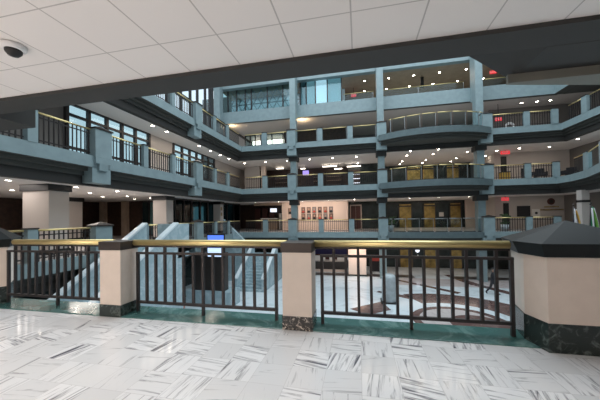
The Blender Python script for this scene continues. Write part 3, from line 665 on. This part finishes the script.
MB().ball((-0.35, 0, 1.75), 0.2, 0.2, 0.2, 'white_glow').obj('globe', r)
mb = MB()
for i in range(10):
    t0, t1 = PI+0.3+i*0.24, PI+0.3+(i+1)*0.24
    mb.tube((0.08+0.45*math.cos(t0), 0, 1.45+0.45*math.sin(t0)), (0.08+0.45*math.cos(t1), 0, 1.45+0.45*math.sin(t1)), 0.06, 'white_paint', 6)
mb.obj('bracket', r)

# elevators
def elevator(x0, x1, y, z, h, label, g):
    r = empty('elevator_door', ((x0+x1)/2, y, z)); w = (x1-x0)/2; tag(r, label, 'elevator door', g)
    B(-w-0.12, w+0.12, -0.10, 0.0, 0, h+0.12, 'brown_bronze').obj('frame', r)
    for s in (-1, 1): B(min(0.01*s, s*w), max(0.01*s, s*w), -0.14, -0.10, 0.02, h, 'gold_door').obj('leaf', r)
    B(-w, w, -0.13, -0.10, h+0.16, h+0.3, 'gold_door').obj('floor_indicator', r)
for z, lv, yy in ((LOB, 'lobby', 30.0), (0.0, 'entrance level', BY), (U1, 'first upper level', BY)):
    for k, (a, b) in enumerate(((4.4, 5.6), (6.95, 8.0), (9.55, 10.5)) if z != U1 else ((5.3, 6.6), (6.9, 7.95), (9.3, 10.4))):
        f = yy/32.0
        elevator(a*f, b*f, yy, z, 2.25, '%s golden elevator door on the %s' % (['left', 'middle', 'right'][k], lv), 'golden elevator doors of the %s' % lv)
tag(B(8.45, 8.9, BY-0.06, BY, 1.15, 1.6, 'paper').obj('notice_board'), 'small white notice between the elevator doors on the entrance level', 'notice')

# ------------------------------------------------------------------ entrance level back wall
r = empty('door_1', (-0.3, 29.95, 0)); tag(r, 'dark red-brown double door in a pale frame beyond the portrait wall', 'door', None, 'structure')
B(-0.62, 0.62, -0.05, 0.05, 0, 2.55, 'warm_wall').obj('door_frame', r); B(-0.5, -0.01, -0.09, -0.05, 0, 2.42, 'wood_red').obj('leaf', r); B(0.01, 0.5, -0.09, -0.05, 0, 2.42, 'wood_red').obj('leaf', r)
pic_frames = {}
pm = ['picture_a', 'picture_b', 'picture_c']
def picture(x, z, label, k):
    r = empty('framed_portrait', (x, 27.97, z)); tag(r, label, 'picture', 'portraits on the cream wall')
    B(-0.20, 0.20, -0.03, 0.03, -0.31, 0.31, 'wood_dark').obj('frame', r)
    B(-0.16, 0.16, -0.034, -0.03, -0.27, 0.27, pm[k % 3]).obj('canvas', r)
    MB().ball((0, -0.034, 0.07), 0.07, 0.008, 0.09, 'skin', 8, 6).ball((0, -0.034, -0.16), 0.14, 0.008, 0.12, 'suit' if k % 2 else 'red_cloth', 8, 6).obj('sitter', r)
for row, z in enumerate((2.03, 1.35)):
    for k in range(6): picture(-5.62+0.575*k, z, '%s portrait from the left in the %s row on the cream wall' % (ORD[k], ['upper', 'lower'][row]), k+row)
picture(-7.02, 1.95, 'single portrait left of the column on the cream wall', 1)
# cafe on the left
for k, x in enumerate((-11.8, -10.9, -10.0)): tag(B(x-0.3, x+0.3, 30.9, 31.4, 0, 2.4, 'wood_red').obj('wood_cabinet'), 'tall dark wood cabinet, %s from the left, in the entrance level cafe' % ORD[k], 'cabinet', 'cabinets of the cafe')
tag(B(-9.85, -9.1, 29.9, 29.96, 1.93, 2.34, 'white_glow').box(-9.5,-9.46,29.91,29.95,2.34,2.87,'dark_metal').obj('menu_screen'), 'bright white screen hanging in the dark cafe', 'screen')
r = empty('cafe_counter', (-9.6, 29.0, 0)); tag(r, 'pale lit cafe counter behind the entrance level railing', 'counter')
B(-0.9, 0.9, -0.3, 0.3, 0, 1.15, 'brown_wall').obj('body', r); B(-1.0, 1.0, -0.35, 0.35, 1.15, 1.25, 'paper').obj('counter_top', r)
for k, x in enumerate((-8.35, -8.08)): tag(B(x-0.1, x+0.1, 28.6, 28.8, 0.0, 1.75, 'paper').obj('display_stand'), ['left', 'right'][k]+' pale upright display stand beside the cafe wall', 'display stand', 'display stands of the cafe')
struct(B(-11, -7.6, 27.9, 28.1, 2.6, 2.87, 'brown_wall').obj('trim_5'), 'dull brown lintel over the cafe front', 'lintel')
struct(B(-7.9, -7.35, 27.86, 28.0, 0, 2.87, 'warm_wall').obj('trim_6'), 'cream pilaster between cafe and portraits', 'pilaster')
# right part of the entrance level
r = empty('door_2', (12.9, 27.97, 0)); tag(r, 'tall dark doorway on the beige entrance level wall', 'door', None, 'structure'); B(-0.16, 0.26, -0.03, 0.03, 0, 2.3, 'black').obj('leaf', r)
r = empty('television', (14.3, 27.95, 1.55)); tag(r, 'black television on the beige wall at the right', 'television')
B(-0.5, 0.5, -0.06, 0.04, -0.47, 0.47, 'black').obj('frame', r, 0.01); B(-0.45, 0.45, -0.066, -0.06, -0.41, 0.41, 'suit').obj('screen', r)
r = empty('wall_sign', (15.27, 27.97, 1.37)); tag(r, 'square white sign with dark round mark beside the television', 'sign')
B(-0.3, 0.3, -0.02, 0.02, -0.35, 0.35, 'paper').obj('board', r); MB().lathe([(0.11,-0.01),(0.11,0.01)], (0,0,0), 'suit', 16).obj('round_mark', r).matrix_local = Matrix.Translation((0,-0.025,0)) @ Matrix.Rotation(PI/2, 4, 'X')
r = empty('wall_emblem', (16.4, 27.95, 2.36)); tag(r, 'round dark emblem above two lines of gold lettering on the beige wall', 'emblem')
o = MB().lathe([(0.29,-0.02),(0.29,0.02)], (0,0,0), 'wood_red', 20).obj('seal', r); o.matrix_local = Matrix.Rotation(PI/2, 4, 'X')
o = MB().lathe([(0.17,-0.025),(0.17,0.025)], (0,0,0), 'brown_bronze', 16).obj('seal_centre', r); o.matrix_local = Matrix.Translation((0,-0.01,0)) @ Matrix.Rotation(PI/2, 4, 'X')
for j, (w, z) in enumerate(((0.52, -0.46), (0.85, -0.72))):
    mb = MB(); x = -w
    while x < w:
        ww = random.uniform(0.05, 0.09); mb.box(x, x+ww, -0.02, 0.0, z-0.05, z+0.05, 'gold_door'); x += ww+0.03
    mb.obj('lettering', r)

def exit_sign(p, label, up, w=0.27):
    r = empty('exit_sign', p); tag(r, label, 'exit sign', 'red exit signs')
    B(-w, w, -0.04, 0.04, -0.14, 0.14, 'exit_red').obj('panel', r); B(-0.02, 0.02, -0.02, 0.02, 0.14, up, 'dark_metal').obj('stem', r)
    cu = bpy.data.curves.new('lettering', 'FONT'); cu.body = 'EXIT'; cu.size = 0.24; cu.align_x = 'CENTER'; cu.align_y = 'CENTER'; cu.extrude = 0.003
    cu.materials.append(MATS['flag_white']); t0 = bpy.data.objects.new('lettering_curve', cu); me = bpy.data.meshes.new_from_object(t0); bpy.data.objects.remove(t0); t = bpy.data.objects.new('lettering', me); C.objects.link(t); t.parent = r; t.location = (0, -0.045, 0); t.rotation_euler = (PI/2, 0, 0)
exit_sign((12.35, 26.8, 2.62), 'red exit sign near the doorway on the entrance level', 0.25)
exit_sign((12.45, 26.8, 6.62), 'red exit sign near the doorway on the first upper level', 0.20, 0.34)
exit_sign((11.9, 26.6, U2+1.55), 'red exit sign beside the bay on the second upper level', 1.30)
exit_sign((12.3, 28.2, 14.35), 'red exit sign at the right end of the top gallery', 0.37)
exit_sign((-0.3, 29.0, 13.9), 'red exit sign at the left of the top gallery', 0.82)

# ------------------------------------------------------------------ first upper back gallery
r = empty('door_3', (12.85, 27.97, U1)); tag(r, 'tall dark doorway on the beige first upper wall', 'door', None, 'structure'); B(-0.22, 0.22, -0.03, 0.03, 0, 2.5, 'black').obj('leaf', r)
tag(B(-5.75, -5.1, 28.6, 28.66, U1+1.75, U1+2.25, 'screen_violet').box(-5.45,-5.41,28.61,28.65,U1+2.25,U1+2.82,'dark_metal').obj('wall_screen'), 'glowing violet screen in the dark shop on the first upper level', 'screen')
def shelf_unit(x, y, z, w, n, label, light):
    r = empty('shelf_unit', (x, y, z)); tag(r, label, 'shelf', 'shelf units of the first upper shops')
    B(-w, w, 0.3, 0.34, 0, 2.2, 'wood_dark').obj('back_panel', r)
    for s in (-1, 1): B(s*w-0.03, s*w+0.03, 0, 0.34, 0, 2.2, 'wood_dark').obj('side_panel', r)
    for i in range(n): B(-w, w, 0, 0.3, 0.35+i*0.45, 0.38+i*0.45, light).obj('shelf', r)
for i, (x, y, w, n, m) in enumerate(((-0.3, 29.2, 0.5, 4, 'white_glow'), (-2.6, 30.0, 0.8, 4, 'brown_wall'), (-4.3, 30.0, 0.6, 4, 'brown_wall'), (-8.6, 30.0, 0.7, 4, 'brown_wall'))):
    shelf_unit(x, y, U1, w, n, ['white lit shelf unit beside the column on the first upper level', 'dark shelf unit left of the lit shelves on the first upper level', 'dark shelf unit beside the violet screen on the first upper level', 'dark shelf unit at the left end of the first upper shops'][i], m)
for k, (x, z, w) in enumerate(((-2.9, 2.55, 0.75), (-2.0, 2.25, 0.4), (-8.3, 2.6, 0.4), (-0.4, 2.42, 0.7), (-5.75, 2.45, 0.25))):
    tag(B(x-w, x+w, 28.7, 28.8, U1+z, U1+z+0.09, 'lamp_cool').box(x-0.01,x+0.01,28.74,28.76,U1+z+0.09,U1+2.82,'dark_metal').obj('strip_light'), ['bright strip light high in the middle of the first upper shops', 'bright strip light just under the higher one in the first upper shops', 'strip light at the left of the first upper shops', 'strip light above the white lit shelves on the first upper level', 'short strip light above the violet screen'][k], 'strip light', 'strip lights of the first upper shops')
struct(B(-10.05, -9.6, 27.6, 28.0, U1, U1+2.83, 'warm_wall').obj('trim_7'), 'pale pilaster at the left of the first upper shops', 'pilaster')
struct(B(-12.0, -10.3, 27.8, 28.0, U1, U1+2.83, 'grey_beige').obj('trim_8'), 'pale wall piece at the far left corner of the first upper level', 'wall')
def chair(x, y, z, rz, label, g):
    r = empty('lounge_chair', (x, y, z), rz); tag(r, label, 'chair', g)
    B(-0.3, 0.3, -0.3, 0.3, 0.32, 0.45, 'suit').obj('seat', r, 0.03); B(-0.3, 0.3, 0.24, 0.34, 0.45, 0.95, 'suit').obj('backrest', r, 0.03)
    for s in (-1, 1):
        B(s*0.33-0.04, s*0.33+0.04, -0.3, 0.32, 0.3, 0.62, 'suit').obj('armrest', r)
        for t in (-1, 1): B(s*0.27-0.02, s*0.27+0.02, t*0.26-0.02, t*0.26+0.02, 0, 0.32, 'dark_metal').obj('leg', r)
for k, (x, y, rz) in enumerate(((12.7, 24.9, 0.4), (13.75, 25.3, -0.3), (14.8, 24.9, 0.2), (15.9, 25.4, -0.5))):
    chair(x+0.45, y, U1, rz, 'black lounge chair, %s from the left, behind the right railing of the first upper level' % ORD[k], 'lounge chairs on the first upper level')
def stool(x, y, z, label, g, m):
    r = empty('side_table', (x, y, z)); tag(r, label, 'table', g)
    MB().lathe([(0.25,0),(0.04,0.03),(0.04,0.7),(0.32,0.72),(0.32,0.76)], (0,0,0), m, 12).obj('pedestal_top', r)
r = empty('waste_bin', (11.35, 24.6, U1)); tag(r, 'small yellowish bin behind the railing right of the bay', 'bin'); B(-0.28, 0.28, -0.25, 0.25, 0, 0.6, 'flag_gold').obj('body', r, 0.02); B(-0.3, 0.3, -0.27, 0.27, 0.6, 0.66, 'black').obj('lid', r)
# potted plants
def plant(x, y, z, label, h=1.2):
    r = empty('potted_plant', (x, y, z)); tag(r, label, 'plant', 'potted plants behind the railings')
    MB().lathe([(0.22,0),(0.3,0.5),(0.26,0.5)], (0,0,0), 'grey_stone', 12).obj('pot', r); mb = MB()
    for i in range(22):
        t, u = random.random()*2*PI, random.random()*0.38
        mb.ball((math.cos(t)*u, math.sin(t)*u, 0.55+random.random()*(h-0.6)), 0.14, 0.14, 0.08, 'leaf', 6, 4)
    mb.obj('foliage', r)
plant(11.3, 24.7, 0, 'potted plant right of the bay on the entrance level', 1.35)
plant(2.7, 25.0, 0, 'potted plant just right of the middle column on the entrance level', 1.3)

# second upper back gallery
for k, (x0, x1) in enumerate(((-12.6, -11.4), (-10.7, -8.1))):
    window('window_%d' % (7+k), (x0, 29.5, U2), 0, x1-x0, 2.8, [0, (x1-x0)/2, x1-x0], [0.03, 1.3, 2.75], 'glass_clear', ['left', 'right'][k] + ' warmly lit glazed room front on the second upper back gallery', 0.05)
    tag(B(x0+0.1, x1-0.1, 31.5, 31.55, U2+1.95, U2+2.7, 'lamp_cool').box((x0+x1)/2-.02,(x0+x1)/2+.02,31.5,31.55,U2+2.7,U2+2.85,'dark_metal').obj('strip_light'), ['left', 'right'][k] + ' broad warm light in the glazed rooms of the second upper level', 'strip light', 'lights in the glazed rooms')
wall(-8.0, -1.2, 29.5, 29.7, U2, U2+2.85, 'wood_dark', 'wall_back', 'dark front between the glazed rooms and the bay on the second upper level')
r = empty('ring_sculpture', (12.95, 27.0, U2+0.95)); tag(r, 'white ring-shaped piece behind the right railing of the second upper level', 'sculpture')
mb = MB()
for i in range(20):
    a, b = 2*PI*i/20, 2*PI*(i+1)/20
    mb.tube((0.3*math.cos(a), 0, 0.3*math.sin(a)), (0.3*math.cos(b), 0, 0.3*math.sin(b)), 0.1, 'white_paint', 8)
mb.obj('ring', r); B(-0.05, 0.05, -0.05, 0.05, -0.95, -0.38, 'dark_metal').obj('stand', r)

# ------------------------------------------------------------------ flags at the right
def flag(x, y, label, stripes, lean=0.35, h=2.35):
    r = empty('flag', (x, y, 0)); tag(r, label, 'flag', 'flags on stands behind the right pier')
    MB().tube((0,0,0), (lean*0.2,0,h), 0.02, 'dark_metal', 8).obj('pole', r)
    MB().lathe([(0.2,0),(0.18,0.06),(0.04,0.1)], (0,0,0), 'brass', 14).obj('stand', r)
    MB().ball((lean*0.2, 0, h+0.05), 0.03, 0.03, 0.05, 'dark_metal', 8, 6).obj('finial', r)
    k = len(stripes)
    for j, m in enumerate(stripes):
        mb = MB(); R = []
        for i in range(7):
            t = i/6; z = h-0.08-1.5*t; row = []
            for u in range(5):
                uu = (j+u/4)/k; x_ = lean*0.2*(z/h)+uu*(0.10+0.42*t*(1-0.25*t)); y_ = 0.05*math.sin(uu*11+t*2)
                row.append((x_, y_, z-0.10*uu))
            R.append(row)
        n0 = mb.add([p for row in R for p in row])
        for i in range(6):
            for u in range(4): mb.face([n0+i*5+u, n0+i*5+u+1, n0+(i+1)*5+u+1, n0+(i+1)*5+u], m, True)
        o = mb.obj('cloth', r); sd = o.modifiers.new('thickness', 'SOLIDIFY'); sd.thickness = 0.012
flag(9.10, 14.2, 'flag with red white and dark stripes, leftmost behind the right pier', ['flag_blue', 'flag_white', 'flag_red', 'flag_white', 'flag_gold'], 0.3, 1.65)
flag(9.62, 15.0, 'white and pale flag between the striped flag and the green flags', ['flag_white', 'suit', 'flag_white'], 0.3, 1.70)
flag(9.72, 14.2, 'green flag with lime patch behind the right pier', ['flag_green', 'flag_white', 'flag_green', 'flag_lime'], 0.3, 1.68)
flag(10.3, 15.0, 'green and white flag at the right edge behind the pier', ['flag_green', 'flag_green', 'flag_white'], 0.3, 1.75)
struct(B(8.0, 14.75, 13.6, 16.4, -0.35, -0.002, 'blue_stone').obj('floor'), 'floor of the entrance level balcony under the flags', 'floor')
r = empty('column', (14.75, 22.0, 0)); struct(r, 'pale square column behind the flags at the right', 'column'); B(-0.22, 0.22, -0.22, 0.22, 0, 2.87, 'grey_beige').obj('shaft', r); B(-0.25, 0.25, -0.25, 0.25, 2.05, 2.2, 'black').obj('band', r)

# ------------------------------------------------------------------ people
def person(p, rz, label, joints, edges, radii, extras):
    r = empty('person', p, rz); tag(r, label, 'person')
    me = bpy.data.meshes.new('body'); me.from_pydata(joints, edges, []); o = bpy.data.objects.new('body', me); C.objects.link(o); o.parent = r
    me.materials.append(MATS['suit'])
    sk = o.modifiers.new('skin', 'SKIN'); sk.use_smooth_shade = True
    for i, rr in enumerate(radii): me.skin_vertices[0].data[i].radius = rr if isinstance(rr, tuple) else (rr, rr)
    me.skin_vertices[0].data[0].use_root = True
    ss = o.modifiers.new('subdivision', 'SUBSURF'); ss.levels = 2; ss.render_levels = 2
    for nm, mb in extras: mb.obj(nm, r)
# man walking across the lobby, mid-stride, facing right
J = [(0,0,0.95),(0,0,1.15),(0.02,0,1.38),(0.03,0,1.50), (0.03,0.20,1.42),(-0.10,0.24,1.15),(0.06,0.24,0.92), (0.03,-0.20,1.42),(0.14,-0.24,1.15),(0.32,-0.22,0.98),
     (0.0,0.10,0.90),(0.22,0.10,0.52),(0.26,0.10,0.10),(0.42,0.10,0.05), (0.0,-0.10,0.90),(-0.10,-0.10,0.50),(-0.36,-0.10,0.16),(-0.28,-0.10,0.04)]
Ed = [(0,1),(1,2),(2,3),(2,4),(4,5),(5,6),(2,7),(7,8),(8,9),(0,10),(10,11),(11,12),(12,13),(0,14),(14,15),(15,16),(16,17)]
Rd = [(.13,.16),(.12,.16),(.13,.19),.06,.075,.055,.042,.075,.055,.042,.10,.075,.05,.04,.10,.075,.05,.04]
def face_bits():
    head = MB().ball((0.06,0,1.66), 0.095, 0.08, 0.12, 'skin', 14, 10).tube((0.03,0,1.48),(0.05,0,1.60),0.05,'skin',8)
    head.ball((0.158,0,1.655),0.018,0.014,0.022,'skin',6,4).ball((0.05,0.082,1.66),0.02,0.012,0.03,'skin',6,4).ball((0.05,-0.082,1.66),0.02,0.012,0.03,'skin',6,4)
    feat = MB().ball((0.143,0.03,1.68),0.01,0.012,0.008,'black',6,4).ball((0.143,-0.03,1.68),0.01,0.012,0.008,'black',6,4).ball((0.142,0,1.60),0.008,0.025,0.006,'wood_red',6,4)
    hair = MB().ball((0.035,0,1.70),0.10,0.088,0.10,'hair',14,10)
    return head, feat, hair
def hand(mb, c, d):
    mb.ball(c, 0.035, 0.022, 0.045, 'skin', 8, 6)
    for k in range(4): mb.tube((c[0]-0.024+0.016*k, c[1], c[2]-0.03), (c[0]-0.022+0.016*k+d*0.02, c[1], c[2]-0.085-(0.012 if k in (1,2) else 0)), 0.009, 'skin', 6, 0.007)
    mb.tube((c[0]+0.03, c[1], c[2]-0.005), (c[0]+0.05, c[1], c[2]-0.05), 0.010, 'skin', 6, 0.008)
hd, ft, hr = face_bits(); hm = MB(); hand(hm, (0.08,0.24,0.88), 1); hand(hm, (0.35,-0.22,0.94), 1)
person((8.62, 20.6, LOB), -0.5, 'person in a dark suit walking across the lobby floor', J, Ed, Rd, [('head', hd), ('facial_features', ft), ('hair', hr), ('hands', hm)])
r = empty('hanging_banner', (6.15, 28.0, 13.55)); tag(r, 'narrow dark panel hanging from the top gallery ceiling', 'banner')
B(-0.16, 0.16, -0.05, 0.05, 0, 1.0, 'black').obj('panel', r); B(-0.02, 0.02, -0.02, 0.02, 1.0, 1.17, 'dark_metal').obj('hanger', r)

# ------------------------------------------------------------------ lamps
trim_me = MB().lathe([(0.085,0.0),(0.125,-0.004),(0.125,-0.018),(0.085,-0.014)], (0,0,0), 'white_paint', 16, cap=False).mesh('trim_ring')
lens_me = MB().lathe([(0.088,0.0),(0.088,-0.010)], (0,0,0), 'lamp', 16).mesh('lens')
def downlights(pts, z, where, grp):
    for i, (x, y) in enumerate(pts):
        r = empty('recessed_downlight', (x, y, z)); tag(r, 'downlight %s, %s' % (where, spot(x, y, pts)), 'downlight', grp)
        link('trim_ring', trim_me, r); link('lens', lens_me, r)
def spot(x, y, pts):
    xs = sorted(set(round(p[0], 1) for p in pts)); ys = sorted(set(round(p[1], 1) for p in pts))
    return '%s row back, %s from the left' % (ORD[ys.index(round(y, 1))], ORD[xs.index(round(x, 1))])
g = 'downlights of the '
downlights([(0.82+2.28*k, y) for k in range(6) for y in (27.8, 30.1)], 14.72, 'of the top gallery', g+'top gallery')
downlights([(13.77, 26.8), (14.94, 26.8), (15.89, 26.8)], U3-1.12, 'at the right of the second upper level', g+'second upper level')
zz = U2-1.13
downlights([(-11.1+2.2*k, 25.75) for k in range(6)], zz, 'over the first upper back gallery', g+'first upper back gallery')
downlights([(0.0, 29.1)], zz, 'before the lit shelves of the shop', g+'first upper back gallery')
downlights([(4.41, y) for y in (24.8, 26.55, 29.3, 30.9)] + [(6.63, y) for y in (24.8, 26.55, 29.3, 30.9)] + [(9.4, y) for y in (26.55, 29.3, 30.9)], zz, 'over the first upper elevator hall', g+'first upper elevator hall')
downlights([(11.78, 26.7), (11.78, 28.9), (13.28, 26.3), (15.5, 26.4), (16.0, 24.14)], zz, 'over the first upper right gallery', g+'first upper right gallery')
downlights([(-11.65, y) for y in (13.8, 15.0, 18.6, 20.2, 21.8, 23.4)], zz, 'over the first upper left balcony', g+'first upper left balcony')
zl = U1-1.13
downlights([(-10.93 if False else -11.45, y) for y in (7.95, 9.95, 12.0)] + [(-12.4, y) for y in (7.5, 9.95, 12.1)] + [(-14.5, y) for y in (12.4, 14.9, 16.9)] + [(-16.2, y) for y in (9.95, 12.45, 14.7, 17.3)], zl, 'over the left entrance level balcony', g+'left entrance level')
downlights([(-10.0+2.4*k, 25.8) for k in range(9)], zl, 'over the entrance level back gallery', g+'entrance level back gallery')
def glow(name, loc, sx, sy, p, col=(1.0, 0.86, 0.72), rot=(0,0,0)): return area(name, loc, rot, sx, sy, p, col)  # added area lights; most stand for rows of ceiling downlights
glow('portrait_wall_light', (-4.2, 26.3, 2.80), 6.0, 0.4, 120, (1.0, 0.80, 0.68), (0.5, 0, 0))
glow('elevator_hall_light', (6, 28.5, 2.84), 7.0, 1.0, 75)
glow('entrance_right_light', (14.5, 26.0, 2.84), 4.0, 0.8, 14)
glow('entrance_left_light', (-13.5, 11.0, 2.85), 1.5, 8.0, 160, (1.0, 0.90, 0.83))
glow('upper_elevator_light', (6.3, 28.3, U1+2.80), 7.0, 1.5, 60)
glow('upper_shop_light', (-5.5, 26.5, U1+2.80), 9.0, 0.8, 40)
glow('upper_right_light', (14.5, 26.0, U1+2.80), 4.0, 0.8, 20)
glow('upper_left_light', (-12.0, 17.0, U1+2.80), 0.6, 10.0, 60)
glow('second_upper_light', (-5.2, 26.0, U3-1.75), 0.3, 0.1, 32, (1.0, 0.75, 0.45), (PI, 0, 0))
glow('second_upper_left_light', (-12.6, 25.8, U3-1.75), 0.3, 0.1, 32, (1.0, 0.75, 0.45), (PI, 0, 0))
glow('second_upper_bay_light', (6, 28, U3-1.16), 6.0, 1.0, 14)
glow('top_gallery_light', (6, 29, 14.68), 12.0, 1.5, 210, (1.0, 0.80, 0.62))
glow('lobby_column_light', (-0.2, 23.6, -1.2), 1.4, 0.5, 60, (1.0, 0.75, 0.62), (0.6, 0, 0))
glow('lobby_back_light', (5, 27.0, -1.2), 12.0, 0.8, 60, (1.0, 0.82, 0.7))
